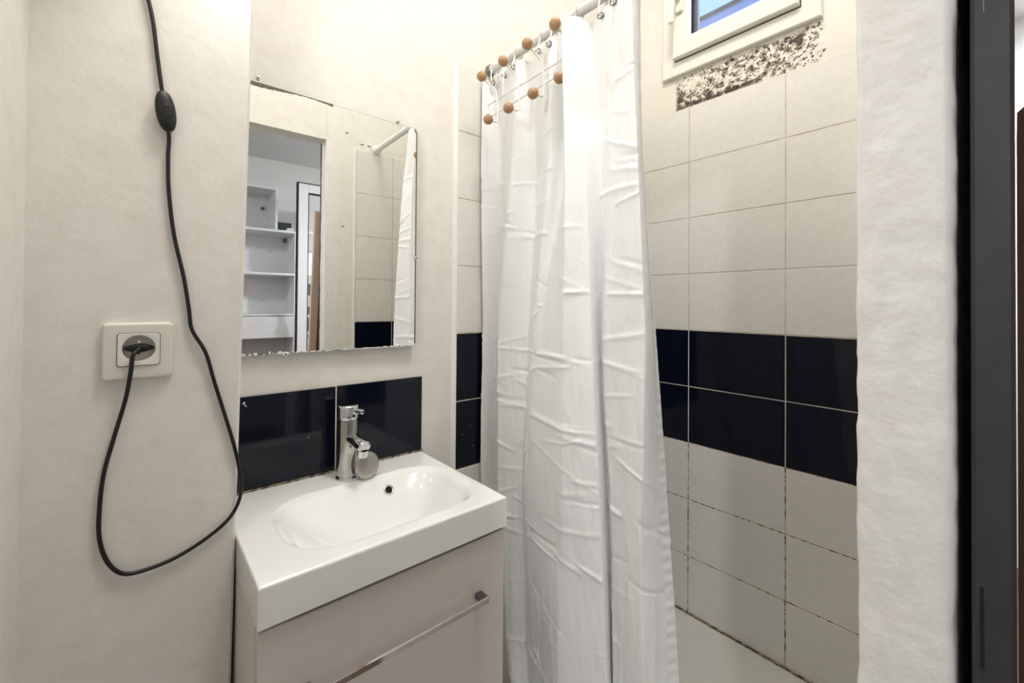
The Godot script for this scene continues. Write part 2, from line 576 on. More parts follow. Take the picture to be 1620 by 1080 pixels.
func mould_texture(z0: float, z1: float, y0: float, y1: float) -> ImageTexture:
	var w := 1440
	var h := 232
	var img := Image.create(w, h, false, Image.FORMAT_RGB8)
	var big := FastNoiseLite.new()
	big.seed = 8
	big.frequency = 30.0
	big.fractal_octaves = 4
	var spk := FastNoiseLite.new()
	spk.seed = 9
	spk.frequency = 150.0
	spk.fractal_octaves = 3
	var edge := FastNoiseLite.new()
	edge.seed = 10
	edge.frequency = 18.0
	edge.fractal_octaves = 4
	for j in h:
		var y := lerpf(y1, y0, (j + 0.5) / h)
		for i in w:
			var z := lerpf(z0, z1, (i + 0.5) / w)
			var c := Color(0.985, 0.98, 0.96)
			var e := edge.get_noise_2d(z, y) * 0.03
			# how far inside the stained patch
			var d := minf(minf(z - 0.258 + e * 0.3, 0.70 - z + e * 1.3), minf(y - 1.795, 1.918 - (z - 0.258) * 0.01 - y + e * 0.5))
			# pale scraped gap at the upper left
			var gap := clampf(1.0 - Vector2((z - 0.315) / 0.055, (y - 1.885) / 0.03).length(), 0.0, 1.0)
			var gap2 := clampf(1.0 - Vector2((z - 0.665) / 0.05, (y - 1.825) / 0.04).length(), 0.0, 1.0)
			var inside := smoothstep(-0.004, 0.016, d)
			if inside > 0.0:
				var n := big.get_noise_2d(z, y * 1.3)
				var s := spk.get_noise_2d(z, y)
				var low := smoothstep(1.828, 1.800, y + e * 0.3) * smoothstep(0.60, 0.44, z + e)
				var left := smoothstep(0.30, 0.265, z + e * 0.6) * smoothstep(1.90, 1.85, y)
				var clump := smoothstep(0.05, 0.0, Vector2(z - 0.635, (y - 1.888) * 1.4).length() + e)
				var top := smoothstep(1.895, 1.912, y + e * 0.2) * smoothstep(0.42, 0.5, z) * smoothstep(0.63, 0.58, z)
				var dens := 0.30 + 0.62 * low + 0.34 * left + 0.42 * clump + 0.34 * top - gap * 0.9 - gap2 * 0.3
				var k := smoothstep(0.36, 0.80, dens + n * 0.75 + s * 0.35) * inside
				var pale := smoothstep(0.05, 0.55, dens + n * 0.9) * inside * 0.62
				c = c.lerp(Color(0.64, 0.59, 0.51), pale)
				c = c.lerp(Color(0.23, 0.205, 0.175), k * 0.9)
				var dots := smoothstep(0.26, 0.40, spk.get_noise_2d(z * 0.5 + 7.0, y * 0.5)) * smoothstep(-0.004, 0.006, d)
				c = c.lerp(Color(0.11, 0.10, 0.09), dots * (1.0 - gap) * 0.92)
			img.set_pixel(i, j, c)
	# grey smudge where the curtain rod side of the window meets the wall
	return ImageTexture.create_from_image(img)

func tile_run(parent: Node, axis: String, cols: Array, face: float, sign_: float, rows := 9) -> void:
	# axis "x": tiles on a wall of constant z; "z": on a wall of constant x. Shared mesh for each width.
	var gap := 0.0028
	var t := 0.006
	for c in cols.size() - 1:
		var a: float = cols[c]
		var b: float = cols[c + 1]
		var wdt := b - a - gap
		var size := Vector3(wdt, TH - gap, t) if axis == "x" else Vector3(t, TH - gap, wdt)
		var mesh := box(size, 0.0011)
		for r in rows:
			var navy: bool = r == 3 or r == 4
			var mid := (a + b) / 2
			var off := face - sign_ * t / 2
			var jit := Vector3(0.0, 0.0, 0.0)
			var tilt := Vector3(rng.randf_range(-1, 1), rng.randf_range(-1, 1), rng.randf_range(-1, 1)) * 0.0018
			var at := Vector3(mid, (r + 0.5) * TH, off) if axis == "x" else Vector3(off, (r + 0.5) * TH, mid)
			var o := part("tile", mesh, M.tile_navy if navy else M.tile_white, parent, at + jit, tilt)
			if navy:
				o.set_meta("label", "navy blue tile")

func build_tiles() -> void:
	var wr := get_node("wall_right")
	var wb := get_node("wall_back")
	var wf := get_node("wall_front")
	tile_run(wr, "z", [0.001, 0.3122, 0.6169, 0.9216, ZO], W, -1.0)
	tile_run(wb, "x", [0.001, 0.305, 0.61, W], 0.0, 1.0)
	tile_run(wf, "x", [0.022, 0.2022, 0.507, W], ZO - 0.007, -1.0)
	# grout beds, set back from the tile faces
	part("grout", span(Vector3(W + 0.0009, 3 * TH, 0), Vector3(W + 0.0062, 9 * TH - 0.001, ZO)), M.grout, wr)
	part("grout", span(Vector3(W + 0.0009, 0, 0), Vector3(W + 0.0062, 3 * TH, ZO)), M.grout_dirty, wr)
	part("grout", span(Vector3(0.002, 0, -0.0062), Vector3(W, 9 * TH - 0.001, -0.0009)), M.grout, wb)
	part("grout", span(Vector3(0.023, 0, ZO - 0.0061), Vector3(W, 9 * TH - 0.001, ZO)), M.grout, wf)
	# painted bead along the end of the tiling
	var bead := []
	for q in [[-0.0125, -0.0062], [-0.010, -0.0042], [-0.002, 0.0004], [0.0018, 0.0004], [0.0018, -0.0062]]:
		bead.append(Vector2(q[0], q[1]))
	part("edge_bead", prism(bead, -0.02, 9 * TH), M.white_paint, wb)
	part("edge_bead", span(Vector3(0.010, -0.02, ZO - 0.0075), Vector3(0.0225, 9 * TH, ZO), 0.002), M.white_paint, wf)
	# dirty sealing joints round the tray
	part("floor_seal", prism([Vector2(W - 0.007, 0.0), Vector2(W - 0.002, 0.0), Vector2(W, ZO), Vector2(W - 0.007, ZO)], -0.002, 0.0042), M.seal_dirty, wr)
	part("floor_seal", prism([Vector2(0.03, 0.006), Vector2(W, 0.006), Vector2(W, 0.0), Vector2(0.03, 0.0)], -0.002, 0.006), M.seal_dirty, wb)
	# navy splashback behind the basin
	for q in [[-0.5715, -0.3435, 0.8855], [-0.3405, -0.110, 0.886]]:
		var o := part("splashback_tile", span(Vector3(q[0], 0.680, -0.0062), Vector3(q[1], q[2], 0.0), 0.001), M.tile_navy, wb)
		o.set_meta("label", "navy blue tile behind the basin")
	part("splashback_joint", span(Vector3(-0.3436, 0.684, -0.0062), Vector3(-0.3404, 0.885, -0.0008)), M.grout, wb)
	part("splashback_joint", span(Vector3(-0.5715, 0.6795, -0.0062), Vector3(-0.108, 0.6855, 0.003), 0.001), M.seal_dirty, wb)
	# glaze chips
	part("glaze_chip", box(Vector3(0.005, 0.004, 0.0008), 0.0003), M.chip, wb, Vector3(-0.534, 0.873, 0.0), Vector3(0, 0, 0.7))
	part("glaze_chip", box(Vector3(0.006, 0.002, 0.0008), 0.0003), M.chip, wb, Vector3(-0.531, 0.867, 0.0), Vector3(0, 0, -0.8))
	for q in [[-0.404, 0.775], [0.056, 0.722], [0.064, 0.66], [0.026, 0.7]]:
		part("glaze_chip", box(Vector3(0.0016, 0.0022, 0.0008), 0.0003), M.chip, wb, Vector3(q[0], q[1], 0.0002))

func frame_bars(called: String, parent: Node, m: Material, x0: float, x1: float, z0: float, z1: float, y0: float, y1: float, wd: float, bev: float) -> void:
	# four mitred bars in the plane of the window wall, faces chamfered towards the glass
	var o := [Vector2(z0, y0), Vector2(z1, y0), Vector2(z1, y1), Vector2(z0, y1)]
	var i := [Vector2(z0 + wd, y0 + wd), Vector2(z1 - wd, y0 + wd), Vector2(z1 - wd, y1 - wd), Vector2(z0 + wd, y1 - wd)]
	var oc := Vector2((z0 + z1) / 2, (y0 + y1) / 2)
	for k in 4:
		var n := (k + 1) % 4
		var st := begin()
		var a: Vector2 = o[k]
		var b: Vector2 = o[n]
		var c: Vector2 = i[n]
		var d: Vector2 = i[k]
		var mid := (a + b + c + d) / 4
		var outw := (((a + b) / 2) - oc).normalized()
		var s := 0.12
		var a2 := a.lerp(d, s * 0.5)
		var b2 := b.lerp(c, s * 0.5)
		var c2 := c.lerp(b, s * 1.6)
		var d2 := d.lerp(a, s * 1.6)
		var f := func(q: Vector2, x: float) -> Vector3: return Vector3(x, q.y, q.x)
		var ov := Vector3(0, outw.y, outw.x)
		quad(st, f.call(a2, x0), f.call(b2, x0), f.call(c2, x0), f.call(d2, x0), Vector3(-1, 0, 0))
		quad(st, f.call(a, x0 + bev), f.call(b, x0 + bev), f.call(b2, x0), f.call(a2, x0), Vector3(-1, 0, 0) + ov)
		quad(st, f.call(d, x0 + bev * 1.6), f.call(c, x0 + bev * 1.6), f.call(c2, x0), f.call(d2, x0), Vector3(-1, 0, 0) - ov)
		quad(st, f.call(a, x0 + bev), f.call(b, x0 + bev), f.call(b, x1), f.call(a, x1), ov)
		quad(st, f.call(d, x0 + bev * 1.6), f.call(c, x0 + bev * 1.6), f.call(c, x1), f.call(d, x1), -ov)
		quad(st, f.call(a, x1), f.call(b, x1), f.call(c, x1), f.call(d, x1), Vector3(1, 0, 0))
		var along := Vector3(0, (b - a).normalized().y, (b - a).normalized().x)
		for e in [[a, a2, d2, d, -along], [b, b2, c2, c, along]]:
			quad(st, f.call(e[0], x1), f.call(e[0], x0 + bev), f.call(e[1], x0), f.call(e[2], x0), e[4])
			tri(st, f.call(e[0], x1), f.call(e[2], x0), f.call(e[3], x0 + bev * 1.6), e[4])
			tri(st, f.call(e[0], x1), f.call(e[3], x0 + bev * 1.6), f.call(e[3], x1), e[4])
		var _m := mid
		part(called, done(st), m, parent)

func build_window() -> void:
	var w := Node3D.new()
	w.name = "window_1"
	w.set_meta("kind", "structure")
	w.set_meta("label", "small white plastic window high in the tiled wall")
	w.set_meta("category", "window")
	add_child(w)
	frame_bars("frame_bar", w, M.pvc, W - 0.012, W + 0.06, 0.212, 0.711, 1.9225, 2.42, 0.062, 0.004)
	frame_bars("gasket", w, M.gasket, W - 0.0135, W + 0.03, 0.262, 0.661, 1.9725, 2.37, 0.02, 0.001)
	frame_bars("sash_bar", w, M.pvc, W - 0.034, W + 0.04, 0.264, 0.6585, 1.9755, 2.367, 0.066, 0.005)
	frame_bars("gasket", w, M.gasket, W - 0.022, W + 0.02, 0.328, 0.5945, 2.0395, 2.303, 0.0045, 0.001)
	part("pane", span(Vector3(W - 0.008, 2.03, 0.318), Vector3(W - 0.002, 2.312, 0.604)), M.glass, w)
	# handle: rose, neck, lever pointing down
	var h := part("handle", box(Vector3(0.012, 0.07, 0.03), 0.004), M.pvc, w, Vector3(W - 0.040, 2.165, 0.292))
	part("neck", tube([Vector3(0, 0, 0), Vector3(-0.03, 0, 0), Vector3(-0.038, 0, 0)], 0.009, 14), M.pvc, h, Vector3(-0.004, 0.01, 0))
	part("lever", box(Vector3(0.014, 0.115, 0.019), 0.005), M.pvc, h, Vector3(-0.046, -0.037, -0.002), Vector3(0.03, 0, -0.04))
	# outer reveal is the wall's own thickness; the house across the yard
	var hs := base("house_across_yard", "plain house wall under the sky, seen through the small window", "building", Vector3(6.3, FLOOR, -1.5))
	part("wall", span(Vector3(0, 0, -7), Vector3(0.4, 5.82 - FLOOR, 7)), M.facade, hs)
	part("eaves", span(Vector3(-0.06, 5.82 - FLOOR, -7), Vector3(0.5, 5.855 - FLOOR, 7), 0.01), M.facade_edge, hs)
	var i := 0
	for zz in [-2.4, 1.4]:
		part("string_course", span(Vector3(-0.03, 4.75 - FLOOR, zz - 1.2), Vector3(0.01, 4.82 - FLOOR, zz + 1.2), 0.01), M.facade, hs)
		i += 1

# ---------------------------------------------------------------- mirror
func build_mirror() -> void:
	var a := 0.0136
	var o := base("wall_mirror", "frameless rectangular mirror clipped to the wall above the basin", "mirror", Vector3(-0.5705, 0.976, 0.0014), Vector3(0, -a, 0))
	var wd := 0.4295
	var ht := 0.5835
	part("glass", span(Vector3(0, 0, 0.0035), Vector3(wd, ht, 0.0060), 0.0006), M.mirror, o)
	part("backing", span(Vector3(-0.001, -0.0015, 0.0), Vector3(wd + 0.0015, ht + 0.0015, 0.0034)), M.mirror_edge, o)
	# worn silvering along the top edge, flaked paint along the bottom edge
	var st := begin()
	for i in 60:
		var x0 := 0.21 * i / 60.0
		var x1 := 0.21 * (i + 1) / 60.0
		var h0 := 0.0055 + 0.0035 * sin(i * 0.11) + rng.randf_range(-0.0008, 0.0008)
		add_box(st, Vector3((x0 + x1) / 2, ht - h0 / 2 + 0.0016, 0.0061), Vector3(x1 - x0, h0, 0.0005))
	part("worn_edge", done(st), M.worn_edge, o)
	st = begin()
	for i in 120:
		if rng.randf() < 0.22:
			continue
		var x0 := wd * i / 120.0
		var h0 := rng.randf_range(0.0012, 0.0035) + (0.003 if (i > 8 and i < 40 and i % 7 < 3) else 0.0)
		add_box(st, Vector3(x0, h0 / 2 - 0.002, 0.0061), Vector3(wd / 118.0, h0, 0.0007))
	part("paint_flakes", done(st), M.white_paint, o)
	part("worn_edge", span(Vector3(wd - 0.0016, 0.004, 0.0058), Vector3(wd + 0.0018, ht - 0.006, 0.0064)), M.worn_edge, o)
	# screw clips
	for q in [[0.374, ht + 0.004, false], [wd + 0.001, 0.2345, false], [0.382, 0.0, true], [0.114, -0.003, true], [0.053, ht + 0.010, false]]:
		var c := part("clip", lathe([Vector2(0.0001, 0.004), Vector2(0.003, 0.004), Vector2(0.0048, 0.0032), Vector2(0.0053, 0.001), Vector2(0.0053, 0.0), Vector2(0.0001, 0.0)], 20), M.white_paint if q[2] else M.chrome, o, Vector3(q[0], q[1], 0.0061), Vector3(PI / 2, 0, 0))
		part("screw", lathe([Vector2(0.0001, 0.0052), Vector2(0.0018, 0.005), Vector2(0.0024, 0.004), Vector2(0.0024, 0.003)], 12), M.steel, c)

# ---------------------------------------------------------------- basin and cabinet
func sd_round(p: Vector2, h: Vector2, r: float) -> float:
	var q := p.abs() - h + Vector2(r, r)
	return Vector2(maxf(q.x, 0), maxf(q.y, 0)).length() + minf(maxf(q.x, q.y), 0.0) - r

func bowl_depth(x: float, z: float) -> float:
	var d := -sd_round(Vector2(x + 0.322, z - 0.2135), Vector2(0.195, 0.1245), 0.092)
	if d <= 0.0:
		return 0.0
	var lip := 0.003 * smoothstep(0.0, 0.010, d)
	# the left end runs out gently, the front wall is the steepest
	var sx := smoothstep(-0.03, 0.18, x + 0.517) * smoothstep(-0.005, 0.12, -0.127 - x)
	var sz := smoothstep(-0.005, 0.11, z - 0.089) * smoothstep(-0.003, 0.075, 0.338 - z)
	return lip + 0.1 * sx * sz * smoothstep(0.0, 0.03, d)

func build_vanity() -> void:
	var x0 := -0.5725
	var x1 := -0.1125
	var z0 := 0.0015
	var z1 := 0.3705
	var top := 0.683
	var o := base("wash_basin", "glossy white rectangular ceramic basin with a rounded bowl", "basin", Vector3(0, 0, 0))
	var xs := [x0, x0, x0 + 0.0008, x0 + 0.0025, x0 + 0.005]
	var ys := [-0.061, -0.005, -0.002, -0.0005, 0.0]
	var zs := [z0, z0, z0 + 0.0008, z0 + 0.0025, z0 + 0.005]
	var nx := 220
	var nzv := 180
	var xl := xs.duplicate()
	var xd := ys.duplicate()
	for i in range(1, nx):
		xl.append(lerpf(x0 + 0.005, x1 - 0.005, float(i) / nx))
		xd.append(0.0)
	for k in [4, 3, 2, 1, 0]:
		xl.append(x1 - (xs[k] - x0))
		xd.append(ys[k])
	var zl := zs.duplicate()
	var zd := ys.duplicate()
	for i in range(1, nzv):
		zl.append(lerpf(z0 + 0.005, z1 - 0.005, float(i) / nzv))
		zd.append(0.0)
	for k in [4, 3, 2, 1, 0]:
		zl.append(z1 - (zs[k] - z0))
		zd.append(ys[k])
	var rows := []
	for j in zl.size():
		var r := PackedVector3Array()
		for i in xl.size():
			var y: float = top + minf(xd[i], zd[j]) - bowl_depth(xl[i], zl[j])
			r.append(Vector3(xl[i], y, zl[j]))
		rows.append(r)
	var fixed := grid(rows)
	part("bowl", fixed, M.ceramic, o)
	# underside: a plain slab the bowl hangs through
	part("underside", span(Vector3(x0 + 0.001, top - 0.0615, z0 + 0.001), Vector3(-0.518, top - 0.056, z1 - 0.001)), M.ceramic, o)
	# overflow
	var oz := 0.1215
	var oy := top - bowl_depth(-0.2615, oz)
	var dy := (bowl_depth(-0.2615, oz + 0.004) - bowl_depth(-0.2615, oz - 0.004)) / 0.008
	var tilt := -atan2(1.0, dy)
	var ovf := part("overflow", ring(0.0098, 0.0024, 28), M.chrome, o, Vector3(-0.2615, oy + 0.0004, oz), Vector3(tilt, 0, 0))
	part("overflow_hole", lathe([Vector2(0.0001, 0.0003), Vector2(0.0088, 0.0003), Vector2(0.0088, -0.002)], 24), M.dark_hole, ovf, Vector3(0, 0, 0.0006), Vector3(PI / 2, 0, 0))

	# tap
	var t := base("basin_tap", "chrome single-lever basin tap standing on the basin ledge", "tap", Vector3(-0.3345, top, 0.058))
	part("foot", lathe([Vector2(0.0265, 0.0), Vector2(0.0268, 0.004), Vector2(0.0245, 0.008), Vector2(0.0238, 0.010)], 40), M.chrome, t)
	part("body", lathe([Vector2(0.0240, 0.007), Vector2(0.0236, 0.03), Vector2(0.0228, 0.06), Vector2(0.0224, 0.09), Vector2(0.0222, 0.134), Vector2(0.0208, 0.1345), Vector2(0.0208, 0.137)], 40), M.old_chrome, t)
	var cap := part("cap", lathe([Vector2(0.0222, 0.137), Vector2(0.0236, 0.1385), Vector2(0.0240, 0.142), Vector2(0.0240, 0.164), Vector2(0.0232, 0.167), Vector2(0.0205, 0.1688), Vector2(0.0001, 0.1695)], 40), M.chrome, t)
	part("lever", tube([Vector3(0.004, 0.157, 0.018), Vector3(0.010, 0.1585, 0.034), Vector3(0.0145, 0.159, 0.050)], 0.0056, 16), M.chrome, cap)
	part("lever_pin", lathe([Vector2(0.0001, 0.0008), Vector2(0.0018, 0.0008), Vector2(0.0018, 0.0)], 12), M.dark_hole, cap, Vector3(0.0149, 0.159, 0.0523), Vector3(PI / 2 - 0.1, 0.28, 0))
	part("grub_screw", lathe([Vector2(0.0001, 0.0012), Vector2(0.0028, 0.001), Vector2(0.003, 0.0)], 14), M.dark_hole, cap, Vector3(0.005, 0.146, 0.0238), Vector3(PI / 2, 0.2, 0))
	var sp := part("spout", tube([Vector3(0.002, 0.096, 0.008), Vector3(0.006, 0.092, 0.04), Vector3(0.010, 0.087, 0.074)], 0.0148, 28, 0.86), M.chrome, t)
	part("aerator", lathe([Vector2(0.0118, 0.0), Vector2(0.0122, -0.012), Vector2(0.0112, -0.0145), Vector2(0.0001, -0.0145)], 28), M.chrome, sp, Vector3(0.0092, 0.0785, 0.066), Vector3(0.12, 0, 0))

	var sdisc := part("drain_stopper", lathe([Vector2(0.0001, 0.0030), Vector2(0.018, 0.0027), Vector2(0.0265, 0.0012), Vector2(0.0295, -0.0012), Vector2(0.0298, -0.003), Vector2(0.0285, -0.0042), Vector2(0.0001, -0.0045)], 48), M.brushed, self, Vector3(-0.3005, top + 0.0308, 0.0935), Vector3(1.30, 0.02, 0.0))
	sdisc.rotation = Vector3(1.36, 0.12, 0.0)
	tag(sdisc, "round brushed metal drain stopper leaning against the tap", "stopper")

	# cabinet
	var c := base("vanity_cabinet", "white vanity cabinet with one wide drawer under the basin", "cabinet", Vector3(0, 0, 0))
	var cx0 := -0.5712
	var cx1 := -0.1145
	var cz := 0.346
	var ct := 0.6205
	var cb := 0.12
	part("side_panel", span(Vector3(cx0, cb, 0.004), Vector3(cx0 + 0.016, ct, cz)), M.cabinet_body, c)
	part("side_panel", span(Vector3(cx1 - 0.016, cb, 0.004), Vector3(cx1, ct, cz)), M.cabinet_body, c)
	part("bottom_panel", span(Vector3(cx0 + 0.016, cb, 0.004), Vector3(cx1 - 0.016, cb + 0.016, cz)), M.cabinet_body, c)
	part("back_rail", span(Vector3(cx0 + 0.016, 0.40, 0.004), Vector3(cx1 - 0.016, 0.50, 0.016)), M.cabinet_body, c)
	for lx in [cx0 + 0.02, cx1 - 0.02]:
		for lz in [0.03, cz - 0.03]:
			part("leg", tube([Vector3(lx, FLOOR, lz), Vector3(lx, cb + 0.002, lz)], 0.012, 14), M.cabinet_body, c)
	var dr := part("drawer", span(Vector3(cx0, 0.20, cz + 0.001), Vector3(cx1, 0.6135, cz + 0.018), 0.0015), M.cabinet, c)
	part("drawer", span(Vector3(cx0, cb, cz + 0.001), Vector3(cx1, 0.197, cz + 0.018), 0.0015), M.cabinet, c)
	# bar handle with two square feet
	var hx0 := -0.517
	var hx1 := -0.173
	var hy := 0.5045
	var hd := part("handle", span(Vector3(hx0, hy - 0.0065, cz + 0.041), Vector3(hx1, hy + 0.0065, cz + 0.046), 0.002), M.chrome, dr)
	for hx in [hx0 + 0.009, hx1 - 0.009]:
		part("handle_foot", span(Vector3(hx - 0.009, hy - 0.0065, cz + 0.018), Vector3(hx + 0.009, hy + 0.0065, cz + 0.0445), 0.0025), M.steel, hd)

# ---------------------------------------------------------------- shower curtain
func build_curtain() -> void:
	var rod := base("curtain_rod", "white shower curtain rod spanning between two walls", "rod", Vector3(0.117, 1.8165, 0.0))
	part("bar", tube([Vector3(0, 0, 0.004), Vector3(0, 0, 0.45), Vector3(0, 0, ZO - 0.014)], 0.0125, 20), M.rod, rod)
	part("end_cap", lathe([Vector2(0.0001, 0.012), Vector2(0.0145, 0.012), Vector2(0.0165, 0.009), Vector2(0.017, 0.0), Vector2(0.0001, 0.0)], 24), M.steel, rod, Vector3(0, 0, 0.0008), Vector3(PI / 2, 0, 0))
	part("end_cap", lathe([Vector2(0.0001, 0.012), Vector2(0.018, 0.012), Vector2(0.021, 0.009), Vector2(0.022, 0.0), Vector2(0.0001, 0.0)], 24), M.rod, rod, Vector3(0, 0, ZO - 0.0078), Vector3(-PI / 2, 0, 0))

	# plan of the folds (x, z) at six heights, wall end first
	var L := [
		[1.80, [[0.079, 0.012], [0.130, 0.025], [0.095, 0.154], [0.130, 0.169], [0.095, 0.279], [0.122, 0.301], [0.045, 0.368], [0.100, 0.389], [0.125, 0.400], [0.100, 0.469], [0.085, 0.535], [0.130, 0.529]]],
		[1.45, [[0.078, 0.012], [0.140, 0.039], [0.085, 0.142], [0.135, 0.198], [0.080, 0.297], [0.116, 0.327], [0.030, 0.396], [0.075, 0.422], [0.118, 0.431], [0.085, 0.488], [0.065, 0.563], [0.120, 0.542]]],
		[1.00, [[0.089, 0.012], [0.135, 0.023], [0.075, 0.104], [0.115, 0.188], [0.085, 0.235], [0.068, 0.270], [0.030, 0.396], [0.060, 0.454], [0.108, 0.442], [0.075, 0.478], [0.055, 0.591], [0.115, 0.582]]],
		[0.60, [[0.084, 0.012], [0.130, 0.034], [0.070, 0.112], [0.105, 0.177], [0.070, 0.224], [0.058, 0.249], [0.028, 0.398], [0.055, 0.485], [0.104, 0.474], [0.070, 0.506], [0.050, 0.586], [0.110, 0.617]]],
		[0.20, [[0.117, 0.012], [0.120, 0.093], [0.060, 0.165], [0.090, 0.214], [0.070, 0.259], [0.053, 0.309], [0.022, 0.393], [0.055, 0.508], [0.100, 0.488], [0.065, 0.517], [0.045, 0.603], [0.105, 0.648]]],
		[-0.05, [[0.134, 0.012], [0.110, 0.150], [0.050, 0.216], [0.080, 0.242], [0.060, 0.286], [0.048, 0.325], [0.018, 0.399], [0.055, 0.527], [0.095, 0.511], [0.060, 0.540], [0.040, 0.610], [0.100, 0.660]]],
	]
	var per := 24
	var nv: int = L[0][1].size()
	var nc := (nv - 1) * per + 1
	# each level as a smooth line through its fold points, a little tighter at the ridges
	var lv := []
	for l in L:
		var pts: Array = l[1]
		var line := []
		for c in nc:
			var k := mini(c / per, nv - 2)
			var t := float(c - k * per) / per
			var v := []
			for q in [k - 1, k, k + 1, k + 2]:
				var e: Array = pts[clampi(q, 0, nv - 1)]
				v.append(Vector2(e[0], e[1]))
			var sm: Vector2 = v[1].cubic_interpolate(v[2], v[0], v[3], t)
			var ln: Vector2 = v[1].lerp(v[2], t)
			line.append(sm.lerp(ln, 0.5))
		lv.append(line)
	var nz := FastNoiseLite.new()
	nz.seed = 61
	nz.frequency = 1.0
	nz.fractal_octaves = 3
	# creases left from its packaging: long shallow ridges, mostly level
	var creases := []
	for k in 210:
		var h := rng.randf_range(-0.02, 1.6)
		if k % 3 == 0:
			h = roundf(h / 0.155) * 0.155 + 0.03 + rng.randf_range(-0.006, 0.006)
		creases.append([rng.randf_range(0.0, float(nc)), h, rng.randf_range(6.0, 24.0), rng.randf_range(-0.0016, 0.0012) if k % 3 else rng.randf_range(-0.0003, 0.0003), rng.randf_range(0.0009, 0.0030) * (1.0 if rng.randf() > 0.25 else -1.0), rng.randf_range(0.0028, 0.006)])
	var nr := 520
	var ytop := 1.784
	var ybot := 0.012
	var rows := []
	for i in nr + 1:
		var f := float(i) / nr
		var r := PackedVector3Array()
		for c in nc:
			var s := float(c) / (nc - 1)
			# scalloped heading between the rings
			var yt := ytop - 0.010 * absf(sin(s * PI * 8.0)) - 0.004 * nz.get_noise_2d(s * 9.0, 1.0)
			var y := lerpf(yt, ybot, f)
			var k := 0
			while k < L.size() - 2 and y < L[k + 1][0]:
				k += 1
			var t := clampf((L[k][0] - y) / (L[k][0] - L[k + 1][0]), 0.0, 1.0)
			var ka := maxi(k - 1, 0)
			var kb := mini(k + 2, L.size() - 1)
			var p: Vector2 = lv[k][c].cubic_interpolate(lv[k + 1][c], lv[ka][c], lv[kb][c], t)
			p = p.lerp(lv[k][c].lerp(lv[k + 1][c], t), 0.4)
			var d := nz.get_noise_2d(s * 30.0, y * 5.0) * 0.0022 + nz.get_noise_2d(s * 90.0, y * 16.0) * 0.0007
			for e in creases:
				var dc: float = c - e[0]
				if absf(dc) > e[2] * 1.5:
					continue
				var dh: float = y - e[1] - dc * e[3]
				if absf(dh) > e[5] * 3.0:
					continue
				d += e[4] * exp(-dh * dh / (e[5] * e[5])) * smoothstep(1.0, 0.55, absf(dc) / (e[2] * 1.5))
			r.append(Vector3(p.x - d, y, p.y))
		rows.append(r)
	var cur := base("shower_curtain", "white fabric shower curtain hanging in creased folds from the rod", "curtain", Vector3.ZERO)
	part("cloth", grid(rows), M.curtain, cur)
	# stitched hem down the free edge
	var hem := []
	for i in nr + 1:
		var src: PackedVector3Array = rows[i]
		var r := PackedVector3Array()
		for k in 9:
			var q := src[nc - 1 - (8 - k)]
			var out := 0.0011 + 0.0005 * sin(i * 0.9)
			r.append(q + Vector3(-out * (0.3 if k == 0 or k == 8 else 1.0), 0, out * 0.6))
		hem.append(r)
	part("hem", grid(hem), M.curtain, cur)
	# eyelets and the white rings that carry them
	var spots := [[0.030, 0.110], [0.086, 0.108], [0.137, 0.10], [0.240, 0.098], [0.283, 0.096], [0.365, 0.096], [0.440, 0.108], [0.487, 0.092]]
	var labels := ["white curtain ring nearest the wall behind the hook rack", "second white curtain ring from the wall", "third white curtain ring from the wall", "white curtain ring above the exposed metal eyelet", "white curtain ring just left of the big front fold", "white curtain ring inside the gap of the front folds", "white curtain ring near the top edge of the picture", "white curtain ring nearest the window"]
	for k in spots.size():
		var z: float = spots[k][0]
		var ex: float = spots[k][1]
		var ey := 1.764
		part("eyelet", ring(0.0068, 0.0019, 24), M.steel, cur, Vector3(ex - 0.004, ey, z), Vector3(0, -PI / 2 + 0.35, 0))
		var rg := base("curtain_ring", labels[k], "curtain ring", Vector3(0.117, 1.8165, z), Vector3(0, 0, 0), "white rings on the curtain rod")
		var pts := []
		var lowx := ex - 0.117 - 0.006
		for a in 25:
			var th := deg_to_rad(-60.0 + 280.0 * a / 24.0)
			pts.append(Vector3(cos(th) * 0.0165, sin(th) * 0.0165, 0.004 * sin(th)))
		pts.append(Vector3(-0.016, -0.028, -0.003))
		pts.append(Vector3(lowx, -0.046, -0.002))
		pts.append(Vector3(lowx + 0.008, -0.055, 0.0))
		pts.append(Vector3(lowx + 0.016, -0.046, 0.002))
		pts.append(Vector3(0.012, -0.024, 0.001))
		part("hook_wire", tube(smooth_path(pts, 3), 0.0021, 8), M.white_wire, rg)

